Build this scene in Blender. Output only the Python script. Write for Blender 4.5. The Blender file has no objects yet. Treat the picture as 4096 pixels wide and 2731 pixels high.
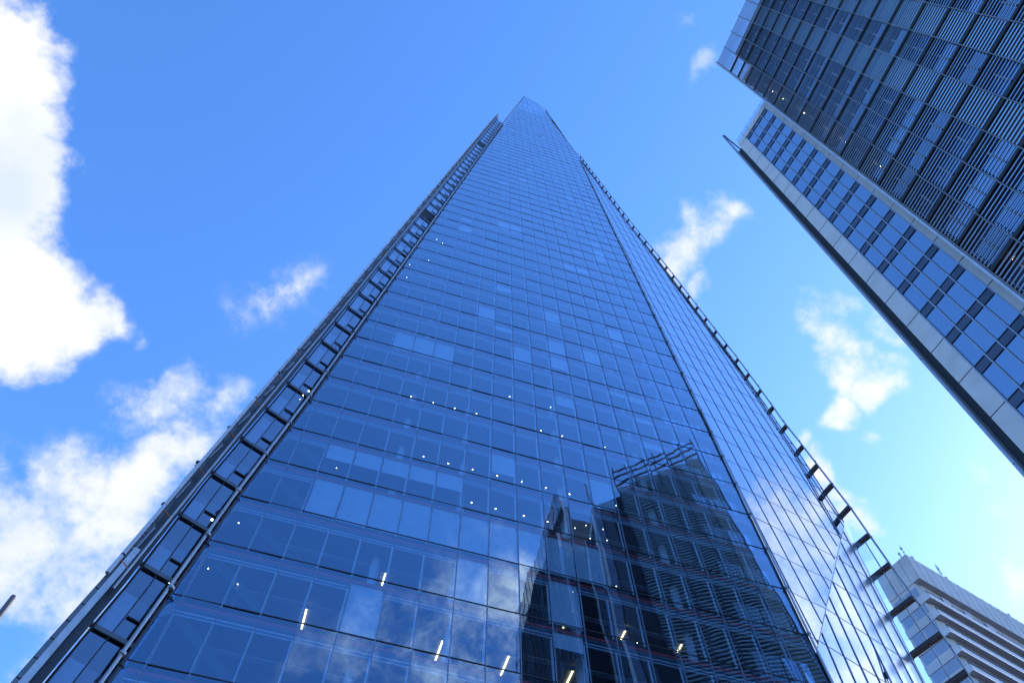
import bpy, math, random
from mathutils import Vector, Matrix
random.seed(7)
R = math.radians
sc = bpy.context.scene
col = sc.collection
EYE = 1.7                                    # camera height above the pavement
def V(x, y, z=0.0): return Vector((x, y, z))

# ------------------------------------------------------------------ materials
def new_mat(name):
    m = bpy.data.materials.new(name); m.use_nodes = True
    nt = m.node_tree; nt.nodes.clear()
    out = nt.nodes.new('ShaderNodeOutputMaterial')
    return m, nt, out
def N(nt, t, **kw):
    n = nt.nodes.new(t)
    for k, v in kw.items(): setattr(n, k, v)
    return n
def paint(name, rgb, rough=.5, metal=0., vary=.12, scale=1.5, spec=.5):
    m, nt, out = new_mat(name)
    b = N(nt, 'ShaderNodeBsdfPrincipled')
    b.inputs['Roughness'].default_value = rough; b.inputs['Metallic'].default_value = metal
    b.inputs['Specular IOR Level'].default_value = spec
    geo = N(nt, 'ShaderNodeNewGeometry'); no = N(nt, 'ShaderNodeTexNoise')
    no.inputs['Scale'].default_value = scale; no.inputs['Detail'].default_value = 5
    nt.links.new(geo.outputs['Position'], no.inputs['Vector'])
    mr = N(nt, 'ShaderNodeMapRange')
    mr.inputs['From Min'].default_value = .3; mr.inputs['From Max'].default_value = .7
    mr.inputs['To Min'].default_value = 1 - vary; mr.inputs['To Max'].default_value = 1 + vary
    nt.links.new(no.outputs['Fac'], mr.inputs['Value'])
    mul = N(nt, 'ShaderNodeVectorMath', operation='SCALE'); mul.inputs[0].default_value = rgb
    nt.links.new(mr.outputs[0], mul.inputs['Scale']); nt.links.new(mul.outputs[0], b.inputs['Base Color'])
    nt.links.new(b.outputs[0], out.inputs[0])
    return m
def glass(name, f0, tint, refl, wave=.004, opaque=None, rough=0.0):
    """thin coated facade glass: mirror part by angle over a see-through (or dark backed) part, with slightly wavy panes"""
    m, nt, out = new_mat(name); L = nt.links
    lw = N(nt, 'ShaderNodeLayerWeight'); lw.inputs['Blend'].default_value = .5
    p = N(nt, 'ShaderNodeMath', operation='POWER'); p.inputs[1].default_value = 2.35
    L.new(lw.outputs['Facing'], p.inputs[0])
    mr = N(nt, 'ShaderNodeMapRange'); mr.inputs['To Min'].default_value = f0; mr.inputs['To Max'].default_value = 1.0
    L.new(p.outputs[0], mr.inputs['Value'])
    gl = N(nt, 'ShaderNodeBsdfGlossy'); gl.inputs['Roughness'].default_value = rough
    cm = N(nt, 'ShaderNodeMix', data_type='RGBA'); cm.inputs[6].default_value = (*refl, 1); cm.inputs[7].default_value = (1, 1, 1, 1)
    L.new(p.outputs[0], cm.inputs[0]); L.new(cm.outputs[2], gl.inputs['Color'])
    geo = N(nt, 'ShaderNodeNewGeometry'); no = N(nt, 'ShaderNodeTexNoise')
    no.inputs['Scale'].default_value = .35; no.inputs['Detail'].default_value = 2.0
    L.new(geo.outputs['Position'], no.inputs['Vector'])
    sub = N(nt, 'ShaderNodeVectorMath', operation='SUBTRACT'); sub.inputs[1].default_value = (.5, .5, .5)
    scl = N(nt, 'ShaderNodeVectorMath', operation='SCALE'); scl.inputs['Scale'].default_value = wave
    add = N(nt, 'ShaderNodeVectorMath', operation='ADD'); nrm = N(nt, 'ShaderNodeVectorMath', operation='NORMALIZE')
    L.new(no.outputs['Color'], sub.inputs[0]); L.new(sub.outputs[0], scl.inputs[0])
    L.new(scl.outputs[0], add.inputs[0]); L.new(geo.outputs['Normal'], add.inputs[1])
    L.new(add.outputs[0], nrm.inputs[0]); L.new(nrm.outputs[0], gl.inputs['Normal'])
    if opaque is None:
        tr = N(nt, 'ShaderNodeBsdfTransparent'); tr.inputs['Color'].default_value = (*tint, 1)
    else:
        tr = N(nt, 'ShaderNodeBsdfDiffuse'); tr.inputs['Color'].default_value = (*opaque, 1)
    mx = N(nt, 'ShaderNodeMixShader')
    L.new(mr.outputs[0], mx.inputs[0]); L.new(tr.outputs[0], mx.inputs[1]); L.new(gl.outputs[0], mx.inputs[2])
    L.new(mx.outputs[0], out.inputs[0])
    return m
def lamp(name, rgb, st):
    m, nt, out = new_mat(name)
    e = N(nt, 'ShaderNodeEmission'); e.inputs[0].default_value = (*rgb, 1); e.inputs[1].default_value = st
    nt.links.new(e.outputs[0], out.inputs[0]); return m
def frosted(name, rgb):
    m, nt, out = new_mat(name)
    a = N(nt, 'ShaderNodeBsdfDiffuse'); a.inputs[0].default_value = (*rgb, 1)
    b = N(nt, 'ShaderNodeBsdfTranslucent'); b.inputs[0].default_value = (*rgb, 1)
    c = N(nt, 'ShaderNodeBsdfGlossy'); c.inputs[0].default_value = (.9, .95, 1, 1); c.inputs['Roughness'].default_value = .15
    x = N(nt, 'ShaderNodeMixShader'); x.inputs[0].default_value = .5
    y = N(nt, 'ShaderNodeMixShader'); y.inputs[0].default_value = .18
    nt.links.new(a.outputs[0], x.inputs[1]); nt.links.new(b.outputs[0], x.inputs[2])
    nt.links.new(x.outputs[0], y.inputs[1]); nt.links.new(c.outputs[0], y.inputs[2]); nt.links.new(y.outputs[0], out.inputs[0])
    return m
M = dict(
    front_glass=glass('front_glass', .27, (.58, .79, .98), (.52, .76, 1.0), .014),
    side_glass=glass('side_glass', .40, (.60, .80, 1.0), (.66, .82, 1.0), .006),
    satin_glass=glass('satin_glass', .44, (.62, .80, 1.0), (.84, .92, 1.0), .006, None, .32),
    slot_glass=glass('slot_glass', .22, (.45, .6, .8), (.75, .85, 1.0), .006),
    dark_glass=glass('dark_glass', .22, None, (.72, .86, 1.0), .006, (.012, .03, .075)),
    window_glass=glass('window_glass', .48, None, (.74, .87, 1.0), .006, (.02, .045, .11)),
    clear_glass=glass('clear_glass', .05, (.85, .92, .95), (1, 1, 1), .003),
    gasket=paint('gasket', (.025, .028, .035), .5),
    mullion_cap=paint('mullion_cap', (.20, .25, .32), .3, .8),
    dark_metal=paint('dark_metal', (.05, .055, .065), .4, .3),
    steel=paint('steel', (.38, .41, .45), .35, .6),
    pale_metal=paint('pale_metal', (.48, .52, .58), .38, .35),
    inner_frame=paint('inner_frame', (.60, .66, .72), .5),
    red_steel=paint('red_steel', (.62, .05, .05), .5),
    rust_steel=paint('rust_steel', (.36, .10, .05), .5),
    ceiling=paint('ceiling', (.17, .19, .23), .8, 0, .06, .4),
    concrete_core=paint('concrete_core', (.14, .15, .17), .8),
    brace=paint('brace', (.02, .024, .03), .6),
    blind=paint('blind', (.62, .66, .72), .8, 0, .05, 2),
    plum_beam=paint('plum_beam', (.045, .03, .032), .5),
    stone=paint('stone', (.58, .555, .55), .7, 0, .09, .7),
    stone_joint=paint('stone_joint', (.03, .03, .035), .8),
    spandrel=paint('spandrel', (.06, .08, .13), .3),
    blade_metal=paint('blade_metal', (.34, .38, .46), .35, .3),
    fin_metal=paint('fin_metal', (.15, .17, .20), .4, .3),
    inner_pane=glass('inner_pane', .55, None, (1, 1, 1), .008, (.25, .33, .42)),
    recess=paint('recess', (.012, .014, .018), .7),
    louvre_thin=glass('louvre_thin', .58, None, (.90, .96, 1.0), .01, (.30, .36, .44), .12),
    louvre_wide=glass('louvre_wide', .52, None, (.84, .95, 1.0), .01, (.34, .44, .48), .16),
    louvre_pale=paint('louvre_pale', (.50, .62, .66), .5),
    louvre_dark=paint('louvre_dark', (.055, .07, .085), .5),
    mast=paint('mast', (.17, .18, .21), .5),
    concrete=paint('concrete', (.46, .45, .47), .85, 0, .12, .25),
    concrete_pale=paint('concrete_pale', (.52, .51, .55), .8, 0, .08, .3),
    tower_window=glass('tower_window', .16, None, (.7, .75, .85), .01, (.24, .26, .32)),
    aerial=paint('aerial', (.35, .36, .4), .5),
    paving=paint('paving', (.085, .088, .095), .8, 0, .15, .3),  # darkened: the buildings' shade on the plaza is put into this colour
    pole=paint('pole', (.10, .105, .12), .35, .4),
    lamp=lamp('lamp', (1.0, .82, .58), 5), bar=lamp('bar_lamp', (1.0, .72, .30), 2.2),
    warm=lamp('warm_lamp', (1.0, .75, .45), 7),
)

# ------------------------------------------------------------------ mesh collector
class MB:
    def __init__(s): s.v = []; s.f = []; s.mi = []; s.cur = 0
    def poly(s, pts):
        b = len(s.v); s.v += [tuple(p) for p in pts]; s.f.append(tuple(range(b, b + len(pts)))); s.mi.append(s.cur)
    def box(s, c, a, b, d):
        """box round centre c with half vectors a, b, d"""
        k = len(s.v)
        for i in (-1, 1):
            for j in (-1, 1):
                for l in (-1, 1): s.v.append(tuple(c + a * i + b * j + d * l))
        for q in ((0, 1, 3, 2), (4, 6, 7, 5), (0, 4, 5, 1), (2, 3, 7, 6), (0, 2, 6, 4), (1, 5, 7, 3)):
            s.f.append(tuple(k + i for i in q)); s.mi.append(s.cur)
    def beam(s, A, B, wdir, w, dep, ddir=None):
        ax = (B - A); d = ddir if ddir is not None else ax.cross(wdir)
        s.box((A + B) / 2, ax / 2, wdir.normalized() * (w / 2), d.normalized() * (dep / 2))
    def tube(s, A, B, r, n=8, r2=None):
        ax = (B - A).normalized(); t = ax.cross(V(0, 0, 1) if abs(ax.z) < .9 else V(1, 0, 0)).normalized(); u = ax.cross(t)
        k = len(s.v); r2 = r if r2 is None else r2
        for P, q in ((A, r), (B, r2)):
            for i in range(n):
                a = 2 * math.pi * i / n; s.v.append(tuple(P + (t * math.cos(a) + u * math.sin(a)) * q))
        for i in range(n):
            j = (i + 1) % n; s.f.append((k + i, k + j, k + n + j, k + n + i)); s.mi.append(s.cur)
        s.f.append(tuple(k + i for i in reversed(range(n)))); s.f.append(tuple(k + n + i for i in range(n))); s.mi += [s.cur, s.cur]
    def prism(s, bot, top):
        n = len(bot); k = len(s.v); s.v += [tuple(p) for p in bot] + [tuple(p) for p in top]
        s.f.append(tuple(reversed(range(k, k + n)))); s.f.append(tuple(range(k + n, k + 2 * n))); s.mi += [s.cur, s.cur]
        for i in range(n):
            j = (i + 1) % n; s.f.append((k + i, k + j, k + n + j, k + n + i)); s.mi.append(s.cur)
    def build(s, name, mats, parent=None, kind=None, label=None):
        if not s.f: return None
        me = bpy.data.meshes.new(name); off = parent.location if parent else V(0, 0, 0)
        me.from_pydata([(x - off.x, y - off.y, z - off.z) for x, y, z in s.v], [], s.f)
        for m in (mats if isinstance(mats, (list, tuple)) else [mats]): me.materials.append(M[m])
        me.polygons.foreach_set('material_index', s.mi); me.update()
        o = bpy.data.objects.new(name, me); col.objects.link(o)
        if parent: o.parent = parent
        if kind: o['kind'] = kind
        if label: o['label'] = label
        return o
def thing(name, label, cat, loc, group=None):
    o = bpy.data.objects.new(name, None); col.objects.link(o); o.location = loc
    o['label'] = label; o['category'] = cat
    if group: o['group'] = group
    return o
def clip(poly, region):
    """Sutherland-Hodgman: poly against a convex counter-clockwise region, both lists of (u, v)"""
    out = list(poly)
    for i in range(len(region)):
        (ax, ay), (bx, by) = region[i], region[(i + 1) % len(region)]
        ins = lambda p: (bx - ax) * (p[1] - ay) - (by - ay) * (p[0] - ax) >= -1e-9
        src, out = out, []
        for j in range(len(src)):
            p, q = src[j - 1], src[j]; ip, iq = ins(p), ins(q)
            if ip != iq:
                d1 = (bx - ax) * (p[1] - ay) - (by - ay) * (p[0] - ax); d2 = (bx - ax) * (q[1] - ay) - (by - ay) * (q[0] - ax)
                t = d1 / (d1 - d2); out.append((p[0] + (q[0] - p[0]) * t, p[1] + (q[1] - p[1]) * t))
            if iq: out.append(q)
        if len(out) < 3: return []
    return out
def area(p): return abs(sum(p[i - 1][0] * p[i][1] - p[i][0] * p[i - 1][1] for i in range(len(p)))) / 2
def lerp(tab, v):
    for (a, x), (b, y) in zip(tab, tab[1:]):
        if v <= b: return x + (y - x) * (v - a) / (b - a)
    return tab[-1][1]

# ------------------------------------------------------------------ sky, sun, camera
SUN_AZ, SUN_EL = R(59.5), R(31)               # from +y towards +x
w = bpy.data.worlds.new('World'); sc.world = w; w.use_nodes = True
nt = w.node_tree; nt.nodes.clear(); L = nt.links
wo = N(nt, 'ShaderNodeOutputWorld'); bg = N(nt, 'ShaderNodeBackground'); L.new(bg.outputs[0], wo.inputs[0])
sky = N(nt, 'ShaderNodeTexSky'); sky.sky_type = 'NISHITA'; sky.sun_disc = False
sky.sun_elevation = SUN_EL; sky.sun_rotation = SUN_AZ; sky.altitude = 100
sky.air_density = 1.0; sky.dust_density = 0.35; sky.ozone_density = 7.0
SKY, EXPO = .15, 1.70
bg.inputs[1].default_value = SKY
hs = N(nt, 'ShaderNodeHueSaturation'); hs.inputs['Hue'].default_value = .505; hs.inputs['Saturation'].default_value = 1.11; hs.inputs['Value'].default_value = 1.0
L.new(sky.outputs[0], hs.inputs['Color'])
tc = N(nt, 'ShaderNodeTexCoord')
CLOUDS =  [(-0.537, 0.111, 0.836, 0.067, 2.2), (-0.515, 0.132, 0.847, 0.044, 1.8), (-0.506, 0.173, 0.845, 0.044, 1.8), (-0.499, 0.21, 0.84, 0.041, 1.8), (-0.505, 0.252, 0.825, 0.05, 2.0),
     (-0.505, 0.294, 0.811, 0.053, 2.0), (-0.503, 0.336, 0.796, 0.054, 2.0), (-0.494, 0.379, 0.783, 0.054, 1.8), (-0.471, 0.379, 0.796, 0.035, 1.3), (-0.508, 0.4, 0.762, 0.047, 1.5),
     (-0.541, 0.206, 0.815, 0.08, 2.2), (-0.546, 0.311, 0.778, 0.085, 2.2), (-0.484, 0.422, 0.767, 0.028, 1.0), (-0.458, 0.365, 0.81, 0.022, 0.8), (-0.446, 0.405, 0.798, 0.024, 0.75),
     (-0.372, 0.477, 0.796, 0.045, 0.95), (-0.399, 0.497, 0.771, 0.047, 0.95), (-0.344, 0.507, 0.79, 0.048, 0.95), (-0.359, 0.532, 0.767, 0.053, 1.0), (-0.415, 0.489, 0.767, 0.025, 0.8),
     (-0.315, 0.494, 0.81, 0.029, 0.65), (-0.478, 0.542, 0.691, 0.073, 1.2), (-0.495, 0.58, 0.647, 0.08, 1.15), (-0.441, 0.604, 0.664, 0.079, 1.2), (-0.395, 0.571, 0.72, 0.068, 1.4),
     (-0.361, 0.552, 0.752, 0.055, 1.2), (-0.449, 0.633, 0.631, 0.057, 0.9), (-0.511, 0.514, 0.689, 0.047, 0.9), (-0.492, 0.609, 0.622, 0.052, 0.85), (-0.415, 0.634, 0.653, 0.05, 0.9),
     (-0.468, 0.671, 0.575, 0.038, 0.75), (-0.532, 0.538, 0.654, 0.063, 1.0), (-0.263, 0.411, 0.873, 0.057, 0.6), (-0.291, 0.418, 0.861, 0.047, 0.52), (-0.237, 0.408, 0.881, 0.045, 0.6),
     (-0.31, 0.407, 0.859, 0.034, 0.4), (-0.258, 0.432, 0.864, 0.035, 0.46), (-0.25, 0.389, 0.887, 0.03, 0.44), (0.208, 0.343, 0.916, 0.048, 1.0), (0.231, 0.331, 0.915, 0.042, 0.98),
     (0.199, 0.363, 0.91, 0.043, 1.0), (0.22, 0.313, 0.924, 0.03, 0.95), (0.274, 0.302, 0.913, 0.029, 0.62), (0.259, 0.314, 0.914, 0.027, 0.6), (0.235, 0.38, 0.895, 0.025, 0.8),
     (0.216, 0.395, 0.893, 0.02, 0.75), (0.184, 0.356, 0.916, 0.025, 0.9), (0.391, 0.381, 0.838, 0.037, 0.8), (0.369, 0.414, 0.832, 0.039, 1.1), (0.383, 0.441, 0.812, 0.036, 1.2),
     (0.403, 0.447, 0.798, 0.031, 1.2), (0.375, 0.477, 0.795, 0.029, 1.1), (0.405, 0.393, 0.825, 0.023, 0.7), (0.352, 0.422, 0.835, 0.021, 0.75), (0.36, 0.538, 0.762, 0.031, 0.95),
     (0.375, 0.542, 0.753, 0.022, 1.0), (0.345, 0.513, 0.786, 0.018, 0.8), (0.388, 0.575, 0.72, 0.023, 0.8), (0.401, 0.586, 0.704, 0.021, 0.7), (0.386, 0.557, 0.735, 0.017, 0.7),
     (0.212, 0.14, 0.967, 0.027, 0.5), (0.204, 0.159, 0.966, 0.024, 0.5), (0.195, 0.096, 0.976, 0.024, 0.36), (0.448, 0.515, 0.731, 0.017, 0.48), (0.508, 0.574, 0.642, 0.022, 0.8),
     (0.494, 0.537, 0.684, 0.019, 0.6), (0.516, 0.55, 0.657, 0.017, 0.75), (0.437, 0.553, 0.71, 0.016, 0.5), (0.464, 0.571, 0.677, 0.023, 0.5), (0.416, 0.491, 0.766, 0.017, 0.5),
     (0.489, 0.498, 0.716, 0.02, 0.45), (0.263, -0.557, 0.788, 0.17, 0.42), (0.235, -0.59, 0.773, 0.14, 0.4), (0.324, -0.522, 0.789, 0.15, 0.46), (0.336, -0.441, 0.832, 0.09, 0.46),
     (0.337, -0.483, 0.808, 0.12, 0.5), (0.27, -0.516, 0.813, 0.1, 0.36), (0.314, -0.559, 0.768, 0.15, 0.5), (0.189, -0.547, 0.816, 0.08, 0.32), (0.639, -0.014, 0.769, 0.12, 0.7),
     (0.645, 0.028, 0.763, 0.1, 0.62), (0.637, 0.066, 0.768, 0.08, 0.55), (0.583, 0.001, 0.812, 0.07, 0.5), (0.671, -0.018, 0.741, 0.12, 0.75), (0.73, 0.149, 0.667, 0.1, 1.1),
     (0.752, 0.154, 0.641, 0.1, 1.0), (0.708, 0.145, 0.691, 0.08, 1.0), (0.776, 0.157, 0.611, 0.08, 1.0), (0.767, 0.115, 0.632, 0.07, 0.9), (0.78, 0.127, 0.613, 0.08, 1)]                          # direction, angular size, weight
prev = None
warp = N(nt, 'ShaderNodeTexNoise'); warp.inputs['Scale'].default_value = 7.0; warp.inputs['Detail'].default_value = 6
L.new(tc.outputs['Generated'], warp.inputs['Vector'])
wsub = N(nt, 'ShaderNodeVectorMath', operation='SUBTRACT'); wsub.inputs[1].default_value = (.5, .5, .5)
wmul = N(nt, 'ShaderNodeVectorMath', operation='SCALE'); wmul.inputs['Scale'].default_value = .17
wadd = N(nt, 'ShaderNodeVectorMath', operation='ADD')
L.new(warp.outputs['Color'], wsub.inputs[0]); L.new(wsub.outputs[0], wmul.inputs[0])
L.new(wmul.outputs[0], wadd.inputs[0]); L.new(tc.outputs['Generated'], wadd.inputs[1])
for cx, cy, cz, rad, wt in CLOUDS:
    d = N(nt, 'ShaderNodeVectorMath', operation='DISTANCE'); d.inputs[1].default_value = (cx, cy, cz)
    L.new(wadd.outputs[0], d.inputs[0])
    mr = N(nt, 'ShaderNodeMapRange'); mr.inputs['From Min'].default_value = 0; mr.inputs['From Max'].default_value = rad * 1.25
    mr.inputs['To Min'].default_value = wt; mr.inputs['To Max'].default_value = 0
    L.new(d.outputs['Value'], mr.inputs['Value'])
    if prev is None: prev = mr.outputs[0]
    else:
        mx = N(nt, 'ShaderNodeMath', operation='MAXIMUM'); L.new(prev, mx.inputs[0]); L.new(mr.outputs[0], mx.inputs[1]); prev = mx.outputs[0]
fb = N(nt, 'ShaderNodeTexNoise'); fb.inputs['Scale'].default_value = 12.5; fb.inputs['Detail'].default_value = 10; fb.inputs['Roughness'].default_value = .66
L.new(tc.outputs['Generated'], fb.inputs['Vector'])
f2 = N(nt, 'ShaderNodeMath', operation='MULTIPLY_ADD'); f2.inputs[1].default_value = 2.6; f2.inputs[2].default_value = -1.3 + .02
L.new(fb.outputs['Fac'], f2.inputs[0])
f3 = N(nt, 'ShaderNodeMath', operation='ADD'); L.new(prev, f3.inputs[0]); L.new(f2.outputs[0], f3.inputs[1])
gate = N(nt, 'ShaderNodeMapRange', interpolation_type='SMOOTHSTEP'); gate.inputs['From Min'].default_value = .02; gate.inputs['From Max'].default_value = .45
L.new(prev, gate.inputs['Value'])
cov = N(nt, 'ShaderNodeMapRange', interpolation_type='SMOOTHSTEP'); cov.inputs['From Min'].default_value = .06; cov.inputs['From Max'].default_value = 1.12
L.new(f3.outputs[0], cov.inputs['Value'])
cg = N(nt, 'ShaderNodeMath', operation='MULTIPLY'); L.new(cov.outputs[0], cg.inputs[0]); L.new(gate.outputs[0], cg.inputs[1])
sh = N(nt, 'ShaderNodeTexNoise'); sh.inputs['Scale'].default_value = 5.5; sh.inputs['Detail'].default_value = 5
L.new(tc.outputs['Generated'], sh.inputs['Vector'])
ramp = N(nt, 'ShaderNodeMapRange'); ramp.inputs['From Min'].default_value = .3; ramp.inputs['From Max'].default_value = .6
L.new(sh.outputs['Fac'], ramp.inputs['Value'])
cc = N(nt, 'ShaderNodeMix', data_type='RGBA')
CL = 1.0 / SKY / 2 ** EXPO
cc.inputs[6].default_value = (.78 * CL, .88 * CL, 1.04 * CL, 1); cc.inputs[7].default_value = (1.12 * CL, 1.12 * CL, 1.12 * CL, 1)
L.new(ramp.outputs[0], cc.inputs[0])
def lobe(vec, a, b_, top):                                   # clouds of one part of the sky are made brighter for their mirror images
    d = N(nt, 'ShaderNodeVectorMath', operation='DOT_PRODUCT'); d.inputs[1].default_value = vec
    L.new(tc.outputs['Generated'], d.inputs[0])
    m = N(nt, 'ShaderNodeMapRange'); m.inputs['From Min'].default_value = a; m.inputs['From Max'].default_value = b_
    m.inputs['To Min'].default_value = 1; m.inputs['To Max'].default_value = top; L.new(d.outputs['Value'], m.inputs['Value'])
    return m.outputs[0]
lm_ = N(nt, 'ShaderNodeMath', operation='MAXIMUM')
L.new(lobe((-.1, -1, 0), .1, .45, 2.4), lm_.inputs[0]); L.new(lobe((1, -.3, 0), .5, .68, 1.9), lm_.inputs[1])
cs = N(nt, 'ShaderNodeVectorMath', operation='SCALE'); L.new(cc.outputs[2], cs.inputs[0]); L.new(lm_.outputs[0], cs.inputs['Scale'])
mix = N(nt, 'ShaderNodeMix', data_type='RGBA')
L.new(cg.outputs[0], mix.inputs[0]); L.new(hs.outputs[0], mix.inputs[6]); L.new(cs.outputs[0], mix.inputs[7])
L.new(mix.outputs[2], bg.inputs[0])
w.cycles.sampling_method = 'MANUAL'; w.cycles.sample_map_resolution = 512

sd = V(math.sin(SUN_AZ) * math.cos(SUN_EL), math.cos(SUN_AZ) * math.cos(SUN_EL), math.sin(SUN_EL))
sl = bpy.data.lights.new('sun', 'SUN'); sl.energy = 2.4; sl.angle = R(.53); sl.color = (1, .95, .88)
so = bpy.data.objects.new('sun', sl); col.objects.link(so); so.rotation_euler = sd.to_track_quat('Z', 'Y').to_euler()
so.location = sd * 300

cam = bpy.data.cameras.new('camera'); co = bpy.data.objects.new('camera', cam); col.objects.link(co); sc.camera = co
cam.sensor_width = 36; cam.lens = 36 * 3306 / 4096; cam.clip_end = 20000; cam.clip_start = .1
PITCH, ROLL = R(62.845), R(2.178)
fw = V(0, math.cos(PITCH), math.sin(PITCH)); up0 = V(0, -math.sin(PITCH), math.cos(PITCH)); rt0 = V(1, 0, 0)
rt = rt0 * math.cos(ROLL) + up0 * math.sin(ROLL); up = up0 * math.cos(ROLL) - rt0 * math.sin(ROLL)
co.matrix_world = Matrix(((rt.x, up.x, -fw.x, 0), (rt.y, up.y, -fw.y, 0), (rt.z, up.z, -fw.z, EYE), (0, 0, 0, 1)))

sc.view_settings.view_transform = 'Standard'; sc.view_settings.look = 'None'; sc.view_settings.exposure = EXPO; sc.view_settings.gamma = 1
sc.cycles.use_denoising = True; sc.cycles.max_bounces = 10; sc.cycles.transparent_max_bounces = 24
sc.cycles.diffuse_bounces = 3; sc.cycles.glossy_bounces = 4; sc.cycles.sample_clamp_indirect = 6
sc.cycles.caustics_reflective = False; sc.cycles.caustics_refractive = False

# ------------------------------------------------------------------ ground
g = MB(); g.poly([V(-3000, -3000), V(3000, -3000), V(3000, 3000), V(-3000, 3000)])
o = g.build('ground', 'paving'); o['kind'] = 'structure'

# ================================================================== the glass tower
BAY, S = 1.755, 4.0743
def hv(deg): return V(math.cos(R(deg)), math.sin(R(deg)))
H = hv(15.017); NF = V(-H.y, H.x)                          # along the front, and inwards
O = V(-10.827, 28.303, 27.368 + EYE)
U = V(NF.x * math.tan(R(5.073)), NF.y * math.tan(R(5.073)), 1.0)   # up the leaning front
GV = -(O.z) / S                                            # floor number of the pavement
def F(u, v, inn=0.0): return O + H * (u * BAY) + U * (v * S) + NF * inn
HR = hv(27.2); NR = V(-HR.y, HR.x); E0 = F(17.05, 0)
def FR(u, v, inn=0.0): return E0 + HR * (u * BAY) + U * (v * S) + NR * inn
UL = [(GV, -3.75), (-1.32, -2.57), (.03, -2.25), (2.02, -1.97), (4.8, -1.32), (22.04, 1.87), (43.67, 5.9), (67.78, 10.81)]
UR = [(GV, 17.05), (42.5, 17.05), (45.05, 16.65), (62.86, 14.6), (67.78, 10.9)]
RO = [(GV, 7.0), (7.06, 6.95), (8.04, 6.97), (9.71, 7.0), (10.9, 6.8), (12.38, 6.72), (14.83, 6.42), (17.3, 5.85), (19.46, 5.42), (23.2, 4.6), (28.1, 3.15), (42.5, .08), (80, .08)]
RL = [(GV, 8.9), (3.5, 8.95), (4.7, 9.0), (5.4, 8.95), (6.26, 8.72), (7.05, 8.5), (8.73, 8.26), (12.8, 7.27), (17.0, 6.41), (23.8, 4.74), (42.6, .25), (80, .25)]
HL = hv(38.3); NL = V(-HL.y, HL.x)
def FL(u, v, inn=0.0):                                     # u in metres, 0 at the front's left edge, negative towards the fin
    return F(lerp(UL, v), v) + HL * u + NL * inn
BC = FR(.1, 1.69); AC = FR(6.76, 6.62); CD = (AC - BC) / (AC.z - BC.z)
H2 = hv(34.6); N2 = V(-H2.y, H2.x)
def F2(u, z, inn=0.0): return BC + CD * (z - BC.z) + H2 * u + N2 * inn
R2O = [(0, 31.0), (EYE + 38.2, 9.34), (EYE + 42.2, 7.04), (EYE + 46.5, 4.56), (EYE + 52.3, 1.33), (EYE + 54.4, .1)]
def r2_left(z): return max(0.0, (BC.z - z) * .72)

tower = thing('glass_tower', 'tall tapering blue glass skyscraper of leaning facets, in the middle of the view', 'skyscraper', V(2, 45, 0))

# --- panes of the front, the right facet and the folded facet below it
polyF = [(lerp(UL, GV), GV), (17.05, GV), (17.05, 42.5), (16.65, 45.05), (14.6, 62.86), (10.81, 67.78)]
polyF = polyF + [(lerp(UL, 43.67) + 0, 43.67), (lerp(UL, 22.04), 22.04), (lerp(UL, 4.8), 4.8)]
polyFc = [(-3.75, GV), (17.05, GV), (17.05, 42.5), (16.65, 45.05), (14.6, 62.86), (10.81, 67.78)]
panes = []                                                  # (pixel-size estimate, points, material)
def view_size(pts):
    c = sum(pts, V(0, 0, 0)) / len(pts) - V(0, 0, EYE); d = c.length
    n = (pts[1] - pts[0]).cross(pts[2] - pts[0]); a = n.length / 2
    q = c.dot(fw)
    if q <= 0: return 0
    x, y = c.dot(rt) / q * 3306, c.dot(up) / q * 3306
    if abs(x) > 2100 or abs(y) > 1420: return 0
    return a * abs(n.normalized().dot(c.normalized())) / d ** 2
def tilt_pane(pts, nrm, amt):
    c = sum(pts, V(0, 0, 0)) / len(pts); a = (pts[1] - pts[0]).normalized(); b = V(0, 0, 1)
    ta, tb = random.gauss(0, amt), random.gauss(0, amt)
    return [p + nrm * ((p - c).dot(a) * ta + (p - c).dot(b) * tb) for p in pts]
i0, i1 = -4, 17
for iv in range(int(math.floor(GV)), 68):
    for iu in range(i0, i1 + 1):
        c = clip([(iu, iv), (iu + 1, iv), (iu + 1, iv + 1), (iu, iv + 1)], polyFc)
        # left edge is not quite straight: clamp to it
        c = [(max(u, lerp(UL, v)), v) for u, v in c]
        if len(c) < 3 or area(c) < .01: continue
        pts = tilt_pane([F(u, v) for u, v in c], NF, .004)
        panes.append((view_size(pts), pts, 'front_glass'))
RM = .82                                                    # mullion spacing of the right facet, in bays
def r_top(u):
    lo, hi = 7.0, 42.5
    for _ in range(40):
        m = (lo + hi) / 2
        if lerp(RO, m) > u: lo = m
        else: hi = m
    return lo
def creaseR(v): return .1 + (v - 1.69) * (6.66 / 4.93)
def r_mull(i, v): return .29 + RM * i - .045 * (v - 3.87)   # mullions of the right facet drift slightly with height
for iv in range(0, 43):
    for i in range(-1, 10):
        q = [(r_mull(i, iv), iv), (r_mull(i + 1, iv), iv), (r_mull(i + 1, iv + 1), iv + 1), (r_mull(i, iv + 1), iv + 1)]
        reg = [(.05, 1.66), (creaseR(6.62), 6.62), (lerp(RO, 9), 9.0), (lerp(RO, 12.4), 12.4), (lerp(RO, 17.3), 17.3), (lerp(RO, 28.1), 28.1), (.05, 42.5)]
        c = clip(q, reg)
        if len(c) < 3 or area(c) < .01: continue
        pts = tilt_pane([FR(u, v) for u, v in c], NR, .001)
        panes.append((view_size(pts), pts, 'side_glass'))
zf = lambda iv: O.z + iv * S
def F2p(x, z): return F2(x, z)                               # x is metres from the crease line at height z
reg2 = [(0, 0), (0, 0)]
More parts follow.
